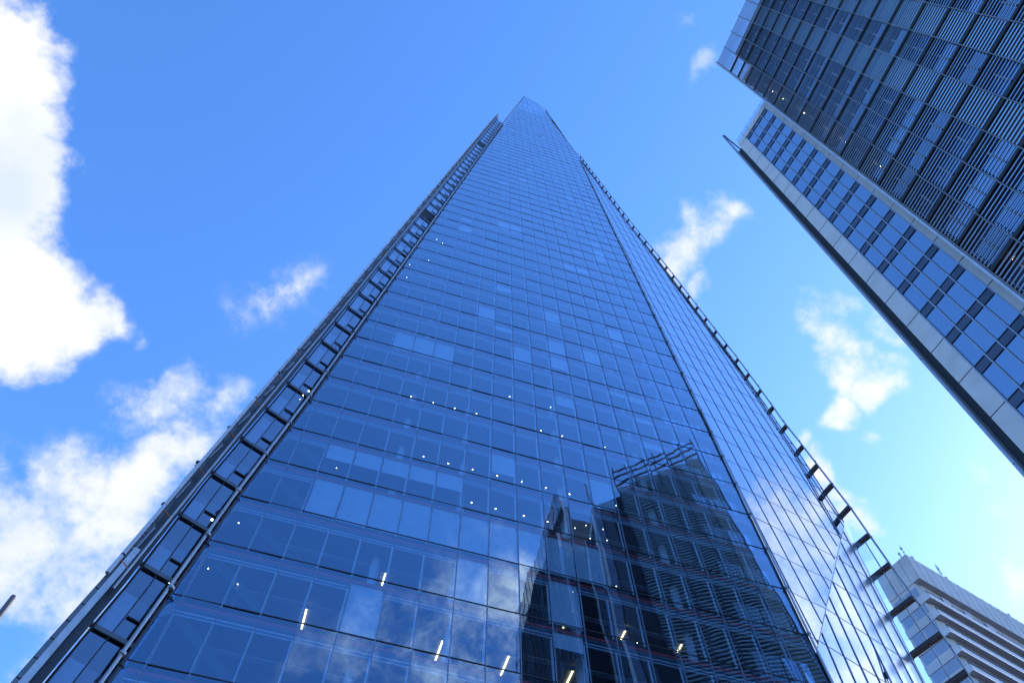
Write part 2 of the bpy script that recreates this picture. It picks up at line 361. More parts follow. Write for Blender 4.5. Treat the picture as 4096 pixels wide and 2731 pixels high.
for iv in range(int(math.floor(GV)), 7):
    for i in range(-30, 40):
        # work in (horizontal metres along H2 from BC, z); crease leans by CD.H2 per metre
        ch = CD.dot(H2); mw = 1.44
        x0 = i * mw; z0, z1 = max(zf(iv), 0), zf(iv + 1)
        xl = lambda z: (z - BC.z) * ch if z >= BC.z else (BC.z - z) * .02
        q = [(x0, z0), (x0 + mw, z0), (x0 + mw, z1), (x0, z1)]
        reg = [(xl(z0), z0), (lerp(R2O, z0) + (z0 - BC.z) * ch, z0), (lerp(R2O, z1) + (z1 - BC.z) * ch, z1), (xl(z1), z1)]
        if z0 < BC.z: reg = [(r2_left(z0) + (z0 - BC.z) * ch, z0)] + reg[1:]
        if z1 < BC.z: reg = reg[:3] + [(r2_left(z1) + (z1 - BC.z) * ch, z1)]
        if z0 < BC.z < z1: reg = reg[:3] + [((z1 - BC.z) * ch, z1), (0, BC.z)]
        if reg[2][0] < reg[-1][0] + .02:
            zt = AC.z; reg = [reg[0], reg[1], ((zt - BC.z) * ch + .02, zt)]
        c = clip(q, reg)
        if len(c) < 3 or area(c) < .05: continue
        pts = tilt_pane([F2(x - (z - BC.z) * ch, z) for x, z in c], N2, .001)
        zc_ = (z0 + z1) / 2; edge_ = lerp(R2O, zc_) + (zc_ - BC.z) * ch
        panes.append((view_size(pts), pts, 'satin_glass' if x0 + mw > edge_ - 3.4 else 'side_glass'))
panes.sort(key=lambda p: -p[0])
for sz, pts, m in panes[:100]:
    b = MB(); b.poly(pts); b.build('window_pane', m, tower)
b = MB()
for sz, pts, m in panes[100:]:
    b.cur = ['front_glass', 'side_glass', 'satin_glass'].index(m); b.poly(pts)
b.build('window_panes', ['front_glass', 'side_glass', 'satin_glass'], tower, 'stuff')

# --- vertical mullions: a dark outer cap, and behind the glass the pale frame of the inner skin
def v_range(u):
    lo = [v for v in (GV + .01 * k for k in range(int((68 - GV) / .01))) if lerp(UL, v) <= u <= lerp(UR, v)]
    return (lo[0], lo[-1]) if lo else None
for iu in range(-3, 17):
    r = v_range(iu)
    if not r or r[1] - r[0] < 1: continue
    b = MB()
    b.beam(F(iu, r[0], -.015), F(iu, r[1], -.015), H, .042, .06, NF)
    b.cur = 1
    top = min(r[1], 38)
    for iv in range(int(math.floor(r[0])), int(top)):
        a0, a1 = max(iv + .02, r[0]), min(iv + .78, r[1])
        if a1 - a0 < .2: continue
        b.beam(F(iu - .03, a0, .26), F(iu - .03, a1, .26), H, .10, .08, NF)
    b.build('mullion', ['mullion_cap', 'inner_frame'], tower)
for i in range(0, 9):
    b = MB(); pr = None
    for k in range(0, 430):
        v = k * .1; u = r_mull(i, v)
        ok = u > .06 and u < lerp(RO, v) and v > (1.69 + (u - .1) * 4.93 / 6.66)
        if ok and pr is None: pr = v
        if pr is not None and (not ok or v - pr >= 6):
            if v - pr > .15: b.beam(FR(r_mull(i, pr), pr, -.02), FR(r_mull(i, v), v, -.02), HR, .034, .05, NR)
            pr = v if ok else None
    b.cur = 1
    for iv in range(2, 38):
        u = r_mull(i, iv + .4)
        if .2 < u < lerp(RO, iv + 1) - .2 and iv > 1.69 + (u - .1) * 4.93 / 6.66:
            b.beam(FR(u + .1, iv + .05, .32), FR(u + .1, iv + .8, .32), HR, .12, .10, NR)
            b.beam(FR(u + .25, iv + .05, .45), FR(u + .25, iv + .8, .45), HR, .05, .06, NR)
    b.build('mullion', ['mullion_cap', 'inner_frame'], tower)
ch = CD.dot(H2)
for i in range(-14, 16):
    b = MB(); x = i * 1.44
    zs = [k * .2 for k in range(0, 285)]
    ok = [z for z in zs if (z - BC.z) * ch + (r2_left(z) if z < BC.z else 0) <= x <= (z - BC.z) * ch + lerp(R2O, z)]
    if len(ok) < 5: continue
    z0, z1 = ok[0], ok[-1]
    P = lambda z, n=0: F2(x - (z - BC.z) * ch, z, n)
    b.beam(P(z0, -.02), P(z1, -.02), H2, .05, .08, N2)
    b.cur = 1; z = z0
    while z + 3.4 < z1: b.beam(P(z + .3, .32), P(z + 3.4, .32), H2, .1, .1, N2); z += S
    b.build('mullion', ['mullion_cap', 'inner_frame'], tower)
b = MB(); b.beam(BC - N2 * .02, AC - N2 * .02, H2, .05, .05, N2); b.build('crease_trim', 'pale_metal', tower)

# --- floors: transom line, red fire-stop band, slab with ceiling
def plan(v, inset=.0):
    """outline of a floor, counter-clockwise from the left fin"""
    z = O.z + v * S
    fl, fr = F(lerp(UL, v) + .1, v, inset), F(lerp(UR, v) - .05, v, inset)
    depth = max(46 * (1 - v / 76), 3.0)
    pts = [FL(-1.8, v, inset + .9), FL(-.25, v, inset + .9), fl, fr] if v < 46.5 else [fl + NF * .9 + H * .1, fl + NF * .5 + H * .05, fl, fr]
    if v < 42:
        if v >= 6.62: last = FR(lerp(RO, v) - .1, v, inset)
        elif v > 1.69: pts.append(FR(creaseR(v), v, inset)); last = F2(lerp(R2O, z) - .15, z, inset)
        else: pts.append(F2(r2_left(z) + .3, z, inset)); last = F2(lerp(R2O, z) - .15, z, inset)
        pts.append(last)
        pts += [last + NF * depth * .62 - H * depth * .1, fr + NF * depth]
    else: pts.append(fr + NF * depth)
    pts.append(fl + NF * depth); pts.append(fl + NF * depth * .6 - H * (2.4 if v < 44 else -.1))
    return pts
for iv in range(int(math.floor(GV)) + 1, 67):
    b = MB(); uL, uR = lerp(UL, iv), lerp(UR, iv)
    b.beam(F(uL, iv, -.012), F(uR, iv, -.012), V(0, 0, 1), .045 if iv < 14 else .03 if iv < 26 else .014, .04, NF)
    if 2 <= iv < 42:
        ua = 0.06 if iv >= 2 else 0; ub = lerp(RO, iv) if iv >= 7 else creaseR(iv)
        b.cur = 1; b.beam(FR(ua, iv, -.006), FR(ub, iv, -.006), V(0, 0, 1), .016, .02, NR)
    if iv < 7 and zf(iv) > 2:
        z = zf(iv); a_ = r2_left(z) if z < BC.z else 0
        b.beam(F2(a_, z, -.012), F2(lerp(R2O, z), z, -.012), V(0, 0, 1), .02, .02, N2)
    b.build('transom', ['gasket' if iv < 10 else 'mullion_cap', 'spandrel'], tower)
    if iv > 57: continue
    b = MB()
    b.beam(F(uL + .15, iv - .085, .16), F(uR - .1, iv - .085, .16), V(0, 0, 1), .16, .05, NF)
    b.cur = 1
    b.beam(F(uL + .15, iv - .17, .30), F(uR - .1, iv - .17, .30), V(0, 0, 1), .07, .08, NF)
    b.beam(F(uL + .15, iv - .215, .34), F(uR - .1, iv - .215, .34), V(0, 0, 1), .05, .08, NF)
    b.cur = 0
    if 3 < iv < 40: b.beam(FR(.15, iv - .085, .16), FR(max(.3, min(lerp(RO, iv), creaseR(iv) if iv < 7 else 99) - .2), iv - .085, .16), V(0, 0, 1), .14, .05, NR)
    b.build('fire_stop_band', ['red_steel', 'inner_frame'], tower)
    b = MB(); q = plan(iv, .38)
    top = [p + V(0, 0, -.12) for p in q]; bot = [p + V(0, 0, -.78) for p in q]
    b.prism(bot, top)
    b.cur = 1                                              # ceiling bulkhead behind the perimeter
    b.beam(F(uL + 1.2, iv, 1.9) + V(0, 0, -.9), F(uR - 2.2, iv, 1.9) + V(0, 0, -.9), V(0, 0, 1), .07, .3, NF)
    b.build('floor_slab', ['ceiling', 'inner_frame'], tower)

# --- core, columns, braces, top walls
b = MB()
b.prism([F(3, GV, 12), F(13.5, GV, 12), F(13.5, GV, 34), F(3, GV, 34)], [F(9.6, 60, 3.2), F(13.2, 60, 3.2), F(13.2, 60, 7), F(9.6, 60, 7)])
b.build('core_wall', 'concrete_core', tower)
for u in (2.6, 5.1, 9.1, 13.0):
    b = MB(); top = 56
    for iv in range(int(GV), 57):
        if lerp(UL, iv + 1) + 1.5 > u: break
        b.tube(F(u, iv, 1.5), F(u, iv + 1, 1.5), .26, 10)
    b.build('column', 'inner_frame', tower)
for iv in range(int(GV), 46):
    ul = lerp(UL, iv + .5); b = MB()
    b.beam(F(ul + .45, iv + .80, .62), F(ul + 2.3, iv + .08, .62), NF, .2, .46)
    b.beam(F(ul + 1.35, iv + .78, .75), F(ul + 1.35, iv + .03, .75), NF, .14, .2)
    b.build('diagonal_brace', 'brace', tower)
# --- roller blinds
BL = [(u, 2, 1.0) for u in range(0, 9)] + [(u, 3, .5) for u in range(0, 5)] + [(5, 1, 1), (8, 1, 1), (2, 0, 1), (8, 0, .35), (9, 2, 1), (10, 4, 1),
     (5, 11, 1), (9, 12, 1), (1, 8, 1), (2, 8, 1), (3, 8, 1), (6, 20, 1), (7, 20, 1), (13, 12, 1), (9, 10, 1), (14, 20, 1), (7, -1, 1), (1, -2, .6), (4, -2, 1)]
random.seed(21)
for _ in range(34):
    iv, u = random.randint(4, 34), random.randint(1, 15)
    if u > lerp(UL, iv + 1) + 1 and not any(a == u and b_ == iv for a, b_, c_ in BL): BL.append((u, iv, random.choice((.25, .35, .5, .5, .7, 1.0))))
for u, iv, fr_ in BL:
    b = MB(); b.beam(F(u + .12, iv + .80 - .74 * fr_, .36), F(u + .12, iv + .80, .36), NF, .012, BAY * .0 + .02)
    b = MB(); lo = iv + .92 - .88 * fr_
    c0, c1 = F(u + .5, lo, .26), F(u + .5, iv + .93, .26)
    b.box((c0 + c1) / 2, H * (BAY * .46), (c1 - c0) / 2, NF * .006)
    b.cur = 1; b.beam(F(u + .05, lo, .26), F(u + .95, lo, .26), V(0, 0, 1), .05, .03, NF)
    b.build('roller_blind', ['blind', 'gasket'], tower)
# --- lamps seen through the front
LIGHTS =  [(2.45, 6.05), (3.41, 6.04), (4.34, 6.05), (5.29, 6.06), (6.77, 7.13), (8.72, 7.16), (8.15, 6.07), (9.11, 6.08), (3.4, 4.13), (4.35, 4.12), (5.29, 4.13), (6.24, 4.13),
     (7.2, 4.14), (8.15, 4.14), (9.09, 4.14), (5.33, 3.19), (6.2, 3.19), (7.23, 3.19), (8.11, 3.19), (0.54, 3.2), (0.53, 2.25), (1.55, 2.24), (2.42, 2.24), (3.42, 2.24),
     (4.31, 2.23), (-1.59, 1.44), (-1.76, 0.51), (-0.87, 0.37), (-1.61, 5.07), (1.69, 16.32), (2.13, 16.1), (1.55, 14.14), (0.53, 13.32), (0.62, 12.27), (9.13, 3.21),
     (9.58, 3.36), (10.97, 4.16), (10.23, 3.37), (10.3, 3.1), (9.75, 2.36), (9.88, 1.67), (10.66, 0.99), (10.32, 2.04), (9.66, 3.04), (11.06, 6.09)]
BARS =  [(2.89, 1.05), (1.07, 0.1), (4.72, 0.09), (6.55, 0.09), (8.36, 0.1), (8.43, 1.06), (10.28, 1.11), (12.11, 1.12)]
def sphere(b, c, r):
    n, m_ = 8, 5; k = len(b.v)
    for j in range(m_ + 1):
        for i in range(n):
            a, t = 2 * math.pi * i / n, math.pi * j / m_
            b.v.append((c.x + r * math.sin(t) * math.cos(a), c.y + r * math.sin(t) * math.sin(a), c.z + r * math.cos(t)))
    for j in range(m_):
        for i in range(n):
            b.f.append((k + j * n + i, k + j * n + (i + 1) % n, k + (j + 1) * n + (i + 1) % n, k + (j + 1) * n + i)); b.mi.append(b.cur)
eye = V(0, 0, EYE)
for k, (u, v) in enumerate(LIGHTS):
    P = F(u, v); P = P + (P - eye).normalized() * .62                # hangs behind the inner skin
    b = MB(); sphere(b, P, (.042 if k < 19 else .028) * (1 + max(0, v - 6) * .04)); b.build('ceiling_light', 'lamp', tower)
for u, v in BARS:                                           # tube lamps on the ceilings, running into the building
    P = F(u, v); zc = O.z + (math.floor(v) + 1) * S - .84
    P = eye + (P - eye) * ((zc - EYE) / (P.z - EYE)); b = MB(); k_ = 1.7 if v < .5 else 1.0
    b.beam(P - NF * k_ * .5, P + NF * k_ * .5, H, .075, .05); b.build('ceiling_light', 'bar', tower)

# --- the two pipes along the front's left edge, and the right edge
def rail(name, fn, v0, v1, r, mat, step=6.0, kn=True, every=1.0):
    b = MB(); v = v0
    while v < v1 - 1e-6:
        a = min(v + step, v1); b.tube(fn(v), fn(a), r, 8); v = a
    if kn:
        v = math.ceil(v0)
        while v < v1: b.tube(fn(v - .018), fn(v + .018), r * 1.7, 8); v += every
    return b.build(name, mat, tower)
rail('edge_pipe', lambda v: F(lerp(UL, v), v) - HL * .12 - NF * .25, GV, 67.0, .085, 'steel', 3)
rail('edge_pipe', lambda v: F(lerp(UL, v) + .03, v) - NF * .06, GV, 67.4, .06, 'dark_metal', 3, False)
b = MB()
for iv in range(int(GV), 66): b.tube(F(lerp(UL, iv + .9), iv + .9) - HL * .12 - NF * .25, F(lerp(UL, iv + .9) + .1, iv + .9), .05, 6)
b.build('pipe_bracket', 'gasket', tower, 'stuff')
rail('edge_pipe', lambda v: F(lerp(UR, v) + .02, v) - NF * .16 + H * .02, GV, 42.5, .07, 'steel', 6)
rail('edge_pipe', lambda v: F(lerp(UR, v) + .09, v) - NF * .1, GV, 42.5, .05, 'dark_metal', 6, False)
rail('edge_trim', lambda v: F(lerp(UR, v), v) - NF * .02, 42.5, 62.8, .06, 'dark_metal', 3, False)
b = MB(); b.beam(F(10.81, 67.78), F(14.6, 62.86), V(0, 0, 1), .12, .1, NF); b.build('edge_trim', 'pale_metal', tower)

# --- the recessed slot to the left of the front: glazing, floor beams
SB = .30                                                    # beams sit a little above the front's floor lines
for iv in range(int(GV), 47):
    b = MB(); SD = .75
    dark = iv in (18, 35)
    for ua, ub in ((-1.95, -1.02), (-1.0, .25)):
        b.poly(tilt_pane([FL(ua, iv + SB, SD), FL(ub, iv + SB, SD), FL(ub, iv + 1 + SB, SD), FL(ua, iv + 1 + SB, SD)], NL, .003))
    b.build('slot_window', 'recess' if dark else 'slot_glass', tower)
    b = MB()
    b.beam(FL(-1.95, iv + SB, SD - .1), FL(.1, iv + SB, SD - .1), V(0, 0, 1), .22, .10, NL)
    b.tube(FL(-1.85, iv + SB, SD - .2), FL(-1.85, iv + SB, SD - .05), .09, 8)
    b.build('slot_beam', 'fin_metal', tower)
    b = MB(); b.beam(FL(-.95, iv + SB + .3, SD - .06), FL(.1, iv + SB + .3, SD - .06), V(0, 0, 1), .06, .08, NL); b.build('slot_transom', 'gasket', tower)
b = MB()
for v in range(int(GV), 47, 1): b.beam(FL(-1.01, v, SD - .05), FL(-1.01, v + 1, SD - .05), HL, .05, .09, NL)
b.build('slot_mullion', 'gasket', tower)
for u_, w_ in ((-1.80, .10),):
    b = MB()
    for v in range(int(GV), 47, 1): b.beam(FL(u_, v, SD - .18), FL(u_, v + 1, SD - .18), HL, w_, .12, NL)
    b.build('slot_pipe', 'recess', tower)
for iv in range(int(GV), 46):                               # pale blinds in the outer half of the slot
    if iv in (18, 35): continue
    b = MB(); k = .62 if iv % 3 else .85
    if -1 < iv < 3: k = .45
    pts = [FL(-1.86, iv + SB + .08, SD + .2), FL(-1.04, iv + SB + .08, SD + .2), FL(-1.04, iv + SB + k, SD + .2), FL(-1.86, iv + SB + k, SD + .2)]
    c = sum(pts, V(0, 0, 0)) / 4; b.box(c, (pts[1] - pts[0]) / 2, (pts[3] - pts[0]) / 2, NL * .01)
    b.build('slot_blind', 'blind', tower)
for k, (v, ua, ub) in enumerate([(-1.35, -.55, .05), (-1.75, -.75, .05), (-2.1, -.9, -.2), (.35, -.35, -.1)]):
    b = MB(); b.beam(FL(ua, v, SD + .25), FL(ub, v, SD + .25), V(0, 0, 1), .05, .06, NL); b.build('ceiling_light', 'bar' if k < 3 else 'lamp', tower)
for v in (1.62, 5.62):
    b = MB(); sphere(b, FL(-.35, v, SD + .3), .07); b.build('ceiling_light', 'lamp', tower)

# --- the fin at the far left: rails, cladding, red brackets each floor
FT = 47.6
rail('fin_rail', lambda v: FL(-2.16, v, -.1), -.35, FT - .3, .06, 'steel', 4, False)
rail('fin_rail', lambda v: FL(-2.78, v, -.05), -.2, FT, .10, 'pale_metal', 4, False)
b = MB(); v = GV
while v < FT:
    a = min(v + 1, FT)
    b.beam(FL(-2.62, v + .012, .28), FL(-2.62, a - .012, .28), HL, .34, .10, NL)
    v = a
b.build('fin_cladding', 'fin_metal', tower)
b = MB(); v = GV
while v < FT:
    a = min(v + .25, FT); b.beam(FL(-2.66, v + .008, .2), FL(-2.66, a - .008, .2), HL, .2, .06, NL); v = a
b.build('fin_cladding', 'fin_metal', tower)
b = MB(); v = GV
while v < FT - 1:
    b.beam(FL(-2.19, v, .42), FL(-2.19, v + 1, .42), HL, .56, .3, NL); v += 1
b.build('fin_recess', 'dark_metal', tower)
b = MB(); v = GV
while v < 0.2:
    b.beam(FL(-2.45, v, .02), FL(-2.45, min(v + 1, .3), .02), HL, .28, .2, NL); v += 1
b.build('fin_post', 'pale_metal', tower)
for iv in range(0, 48):
    b = MB(); b.tube(FL(-2.80, iv + .05, -.02), FL(-2.14, iv - .03, -.06), .05, 8)
    b.cur = 1; b.tube(FL(-2.78, iv + .10, -.05), FL(-2.78, iv + .12, -.05), .115, 10)
    b.build('fin_bracket', ['rust_steel', 'gasket'], tower)
    b = MB(); b.tube(FL(-2.5, iv + .35, .12), FL(-2.42, iv + .75, .12), .035, 6)
    for f_ in (.3, .55, .8): b.beam(FL(-2.78, iv + f_, .0), FL(-2.55, iv + f_, .2), V(0, 0, 1), .03, .05)
    b.build('fin_strut', 'pale_metal', tower)

# --- the open outrigger frame to the right: stub beams and rails
HO = V(NR.x, NR.y) * -1                                     # the frame stands square off the right facet
BV = {2: 2.44, 3: 3.27, 4: 4.19, 5: 5.13, 6: 6.07, 7: 7.06, 8: 7.97, 9: 8.84, 10: 9.76}
OL = [(GV, 3.6), (2.4, 2.75), (3.27, 2.5), (4.19, 2.06), (5.13, 1.7), (6.07, 1.36), (7.06, 1.08), (7.97, .92), (8.84, .76), (9.76, .62), (10.7, .5), (14, .42), (42.6, .30), (80, .3)]
def edgeR(v):
    z = O.z + v * S
    return FR(lerp(RO, v), v) if v > 6.62 else F2(lerp(R2O, z) - .03, z)
HO2 = V(N2.x, N2.y) * -1
def offR(v): return HO if v > 6.5 else HO2
def sideR(v): return HR * .24 if v > 6.5 else H2 * .26
def railR(v, k=1.0): return edgeR(v) + sideR(v) + offR(v) * (lerp(OL, v) * k)
for iv in range(-4, 43):
    v = BV.get(iv, iv - .24 if iv > 10 else iv + .4)
    A, Bp = edgeR(v) + sideR(v), railR(v); HO_ = offR(v)
    th = .36 if v < 12 else .30
    b = MB(); b.beam(A - HO_ * .1, Bp - HO_ * .04, V(0, 0, 1), th, th * .9)
    b.box(A - HO_ * .16, HO_ * .06, HR * .2, V(0, 0, .24)); b.box(Bp - HO_ * .05, HO_ * .03, HR * .12, V(0, 0, .2))
    b.build('outrigger_beam', 'plum_beam', tower)
rail('outrigger_rail', lambda v: railR(v) + HO * .05, -4, 42.3, .06, 'steel', 1)
rail('outrigger_rail', lambda v: railR(v) - HO * .06 + HR * .12, -4, 42.3, .05, 'steel', 1, False)
rail('outrigger_rail', lambda v: railR(v, .58), -4, 6.07, .055, 'steel', 1, False)
rail('edge_trim', lambda v: FR(lerp(RO, v), v), 6.8, 42.3, .05, 'dark_metal', 1, False)
b = MB(); zz = [0, EYE + 38.2, EYE + 42.2, EYE + 46.5, EYE + 52.3]
for a, c in zip(zz, zz[1:]): b.tube(F2(lerp(R2O, a), a), F2(lerp(R2O, c), c), .04, 6)
b.build('edge_trim', 'pale_metal', tower)
for iv in range(-3, 6):                                     # glass wind screens between the stubs
    b = MB(); v = iv + .5; v2 = v + .6
    b.poly([edgeR(v) + HO * .08, railR(v, .5), railR(v2, .5), edgeR(v2) + HO * .08]); b.build('wind_screen', 'clear_glass', tower)
for iv in range(0, 30):                                     # inner glazing behind the last two bays
    for u in (14.95, 15.98):
        b = MB(); pts = [F(u, iv + .06, .75), F(u + .95, iv + .06, .75), F(u + .95, iv + .60, .75), F(u, iv + .60, .75)]
        b.poly(tilt_pane(pts, NF, .01)); b.build('inner_window', 'inner_pane', tower)

# --- rear of the tower: glass bands so that it stands closed from the sides
b = MB()
for iv in range(int(GV), 62):
    p, q = plan(iv, 0), plan(min(iv + 1, 66.5), 0)
    n = 5 if (iv < 41 and len(p) == len(q)) else 4
    p, q = p[-5:] if iv < 41 else p[-4:], q[-5:] if iv < 41 else q[-4:]
    if len(p) != len(q): continue
    b.cur = 0
    p, q = p + [plan(iv, 0)[0]], q + [plan(min(iv + 1, 66.5), 0)[0]]
    for i in range(len(p) - 1): b.poly([p[i], p[i + 1], q[i + 1], q[i]])
    b.cur = 1
    for i in range(len(p) - 1): b.beam(p[i], p[i + 1], V(0, 0, 1), .5, .06)
b.build('rear_facade', ['dark_glass', 'gasket'], tower)

# ================================================================== the louvred office building on the right
Q = 98 / 115.0
LP = V(24.91 * Q, 15.79 * Q, EYE); LH = hv(-71.8); LN = V(-LH.y, LH.x) * 1.0
LN = V(.95, .3123)                                          # inwards
def LV(w_, z, inn=0.0): return V(LP.x, LP.y, EYE + z) + LH * w_ + LN * inn
FLR = 3.925 * Q; ZB = 60.05 * Q; TOP = 111.1 * Q; MS = 1.965 * Q; W0 = .12
office = thing('office_building', 'dark office tower with rows of fine horizontal louvres and a pale stone strip', 'office tower', V(24, 10, 0))
levels = [ZB + FLR * k for k in range(-16, 14)]
NST = 14
light = {3, 5, 9, 12}
cells = []
for s_ in range(NST):
    for lv in levels:
        if lv < 0 or lv > TOP - 1: continue
        wa, wb = W0 + s_ * MS, W0 + (s_ + 1) * MS
        b = MB(); kind = 1 if s_ in light else 0
        if s_ == 0 and lv < 76 * 1.0 + 8: kind = 2
        if lv > ZB + FLR * 11.5: kind = 3
        n = 9
        for j in range(n):
            z = lv + .40 * (kind != 3) + (FLR - .40 * (kind != 3)) * (j + .5) / n
            b.cur = (0, 1, 2, 3)[kind]
            dp, th = {0: (.016, .042), 1: (.016, .078), 2: (.02, .055), 3: (.02, .045)}[kind]
            A, B = LV(wa + .02, z), LV(wb - .02, z)
            b.box((A + B) / 2, (B - A) / 2, LN * dp, (V(0, 0, 1) + LN * .12) * th)
        c = LV((wa + wb) / 2, lv + FLR / 2) - eye
        cells.append((view_size([LV(wa, lv), LV(wb, lv), LV(wb, lv + FLR), LV(wa, lv + FLR)]), b))
cells.sort(key=lambda c: -c[0])
lm = ['louvre_thin', 'louvre_wide', 'steel', 'mast']
for sz, b in cells[:100]: b.build('louvre_panel', lm, office)
rest = MB()
for sz, b in cells[100:]:
    k = len(rest.v); rest.v += b.v; rest.f += [tuple(i + k for i in f) for f in b.f]; rest.mi += b.mi
rest.build('louvre_panels', lm, office, 'stuff')
for lv in levels:
    if lv < 0 or lv > TOP - 4: continue
    b = MB(); b.beam(LV(W0, lv + .16, .02), LV(W0 + NST * MS, lv + .16, .02), V(0, 0, 1), .24, .16, LN)
    b.cur = 1; b.beam(LV(W0, lv + .42, .12), LV(W0 + NST * MS, lv + .42, .12), V(0, 0, 1), .06, .05, LN)
    b.build('floor_band', ['recess', 'louvre_dark'], office)
for s_ in range(NST + 1):
    b = MB(); w_ = W0 + s_ * MS
    b.beam(LV(w_, 0, -.09), LV(w_, TOP - .03 * s_ + .25, -.09), LH, .045, .06, LN)
    for lv in levels:
        if lv < 4 or lv > TOP - 1: continue
        for j in range(9): b.box(LV(w_, lv + FLR * (j + .5) / 9, -.02), LH * .04, LN * .05, V(0, 0, .025))
    b.build('mast', 'mast', office)
GI = .42
for s_ in range(NST):                                       # glazing behind the screen, one tall strip between two masts
    zt = ZB + FLR * 11.9 if s_ else ZB + FLR * 10.4
    b = MB(); wa, wb = W0 + s_ * MS, W0 + (s_ + 1) * MS
    b.cur = 1 if (s_ in light) else 0
    for lv in levels:
        if s_ and lv > ZB + FLR * 10.6: b.cur = 1
        if lv < -4 or lv + FLR > zt + 1.5: continue
        b.poly(tilt_pane([LV(wa, lv, GI), LV(wb, lv, GI), LV(wb, min(lv + FLR, zt), GI), LV(wa, min(lv + FLR, zt), GI)], LN, .002))
        b.cur = 2
        b.beam(LV(wa, lv + .2, GI - .06), LV(wb, lv + .2, GI - .06), V(0, 0, 1), .7, .1, LN)
        b.cur = 3
        if s_ not in light: b.beam(LV(wa + MS * .5, lv + 1.2, GI - .05), LV(wa + MS * .5, lv + 2.7, GI - .05), LH, .10, .06, LN)
        b.cur = 1 if (s_ in light or lv > ZB + FLR * 9.6) else 0
    b.build('glazing', ['window_glass', 'louvre_dark', 'recess', 'mast'], office)
b = MB()                                                    # solid body behind the glazing
WB = W0 + NST * MS; zt = ZB + FLR * 11.9
b.prism([LV(W0, -EYE, GI + .1), LV(W0, -EYE, 14), LV(WB, -EYE, 14), LV(WB, -EYE, GI + .1)], [LV(W0 + 1.5, zt, GI + .1), LV(W0 + 1.5, zt, 14), LV(WB, zt, 14), LV(WB, zt, GI + .1)])
b.build('tower_body', 'louvre_dark', office)
b = MB(); b.beam(LV(0, 0, -.02), LV(0, TOP, -.02), LH, .12, .22, LN); b.beam(LV(-.02, 0, .15), LV(-.02, TOP - .3, .15), LH, .06, .12, LN); b.build('corner_trim', 'pale_metal', office)
for (w_, z) in ((.9, 73.8), (.92, 70.6), (.96, 64.8), (.97, 58.54), (.98, 58.15), (.97, 55.5), (1.0, 49.4), (1.0, 34.2), (1.1, 33.6)):
    b = MB(); sphere(b, LV(w_, z, .2), .028); b.build('ceiling_light', 'warm', office)

# --- stone strip with four columns of windows
SQ = .57 * Q
S0 = V(43.989 * SQ, 39.217 * SQ); SH = hv(-65.156); SN = V(-SH.y, SH.x)
SN = V(.9075, .4201)
SZ = 158.843 * SQ; SF = 6.2656 * SQ; SW = 10 * SQ
ub = [.205 * SW, .86 * SW]; cw = (ub[1] - ub[0]) / 4
def SV(u, row, inn=0.0): return V(S0.x, S0.y, EYE + SZ - row * SF) + SH * u + SN * inn
NROW = int((SZ + EYE) / SF)
def slab(b, u0, u1, r0, r1, d0, d1):
    c = (SV(u0, r0, d0) + SV(u1, r1, d1)) / 2
    b.box(c, SH * ((u1 - u0) / 2), V(0, 0, (r1 - r0) * SF / 2), SN * ((d1 - d0) / 2))
g_ = .018
for r in range(-1, NROW):
    for (a, c) in ((0, ub[0]), (ub[1], SW)):
        b = MB(); slab(b, a + g_, c - g_, r + .012, r + 1 - .012, 0, .12); b.build('stone_panel', 'stone', office)
for k in range(4):
    b = MB(); slab(b, ub[0] + k * cw + .02, ub[0] + (k + 1) * cw - .02, -1.4, -1.02, 0, .12); b.build('stone_panel', 'stone', office)
for (a, c) in ((0, ub[0]), (ub[1], SW)):
    b = MB(); slab(b, a + g_, c - g_, -1.4, -1.012, 0, .12); b.build('stone_panel', 'stone', office)
for k in range(4):
    for r in range(-1, NROW):
        a, c = ub[0] + k * cw, ub[0] + (k + 1) * cw
        b = MB(); b.poly(tilt_pane([SV(a + .05, r + 1, .10), SV(c - .03, r + 1, .10), SV(c - .03, r + .22, .10), SV(a + .05, r + .22, .10)], SN, .003))
        wn = b.build('window', 'window_glass', office)
        b = MB(); slab(b, a + .05, c - .03, r + .02, r + .215, .05, .16); sp = b.build('spandrel', 'spandrel', office)
        sp.parent = wn; sp.matrix_parent_inverse = Matrix.Identity(4)
        sp.location = V(0, 0, 0); 
        for vv in sp.data.vertices: pass
        if (k, r) in ((3, 8), (3, 10), (3, 11), (0, 9), (0, 6), (3, 3), (2, 12), (0, 12)):
            b = MB(); slab(b, a + .15, a + .4, r + .3, r + .9, .11, .12)
for k in range(5):
    b = MB(); slab(b, ub[0] + k * cw - .035, ub[0] + k * cw + .035, -1.0, NROW, -.01, .09); b.build('mullion', 'blade_metal', office)
for r in range(-1, NROW):
    b = MB(); slab(b, ub[0], ub[1], r - .006, r + .012, .02, .13); b.build('transom', 'gasket', office)
b = MB(); slab(b, -.02, SW + 2, -1.39, NROW + 1, .17, 9.0); b.build('stone_body', 'stone_joint', office)
b = MB(); slab(b, -.47, -.02, -1.05, NROW, .2, .7); b.build('blade_recess', 'recess', office)
for r in range(-1, NROW):
    b = MB(); slab(b, -.56, -.46, r + .008, r + .992, -.25, .55); b.build('edge_blade', 'blade_metal', office)
b = MB(); slab(b, -.46, -.42, -1.0, NROW, -.20, .5); slab(b, -.57, -.45, -3.0, -1.0, -.2, .1); b.build('edge_blade', 'blade_metal', office)
b = MB(); A = SV(-.40, -2.9, -.05); B = SV(-.20, -1.0, .25)
b.beam(A, B, SH, .10, .16); b.tube(A + V(0, 0, .1) - SN * .15, A + V(0, 0, .1) + SN * .2, .07); C_ = A.lerp(B, .5); b.tube(C_ - SN * .2, C_ + SN * .2, .06)
b.build('blade_bracket', 'gasket', office)
b = MB()
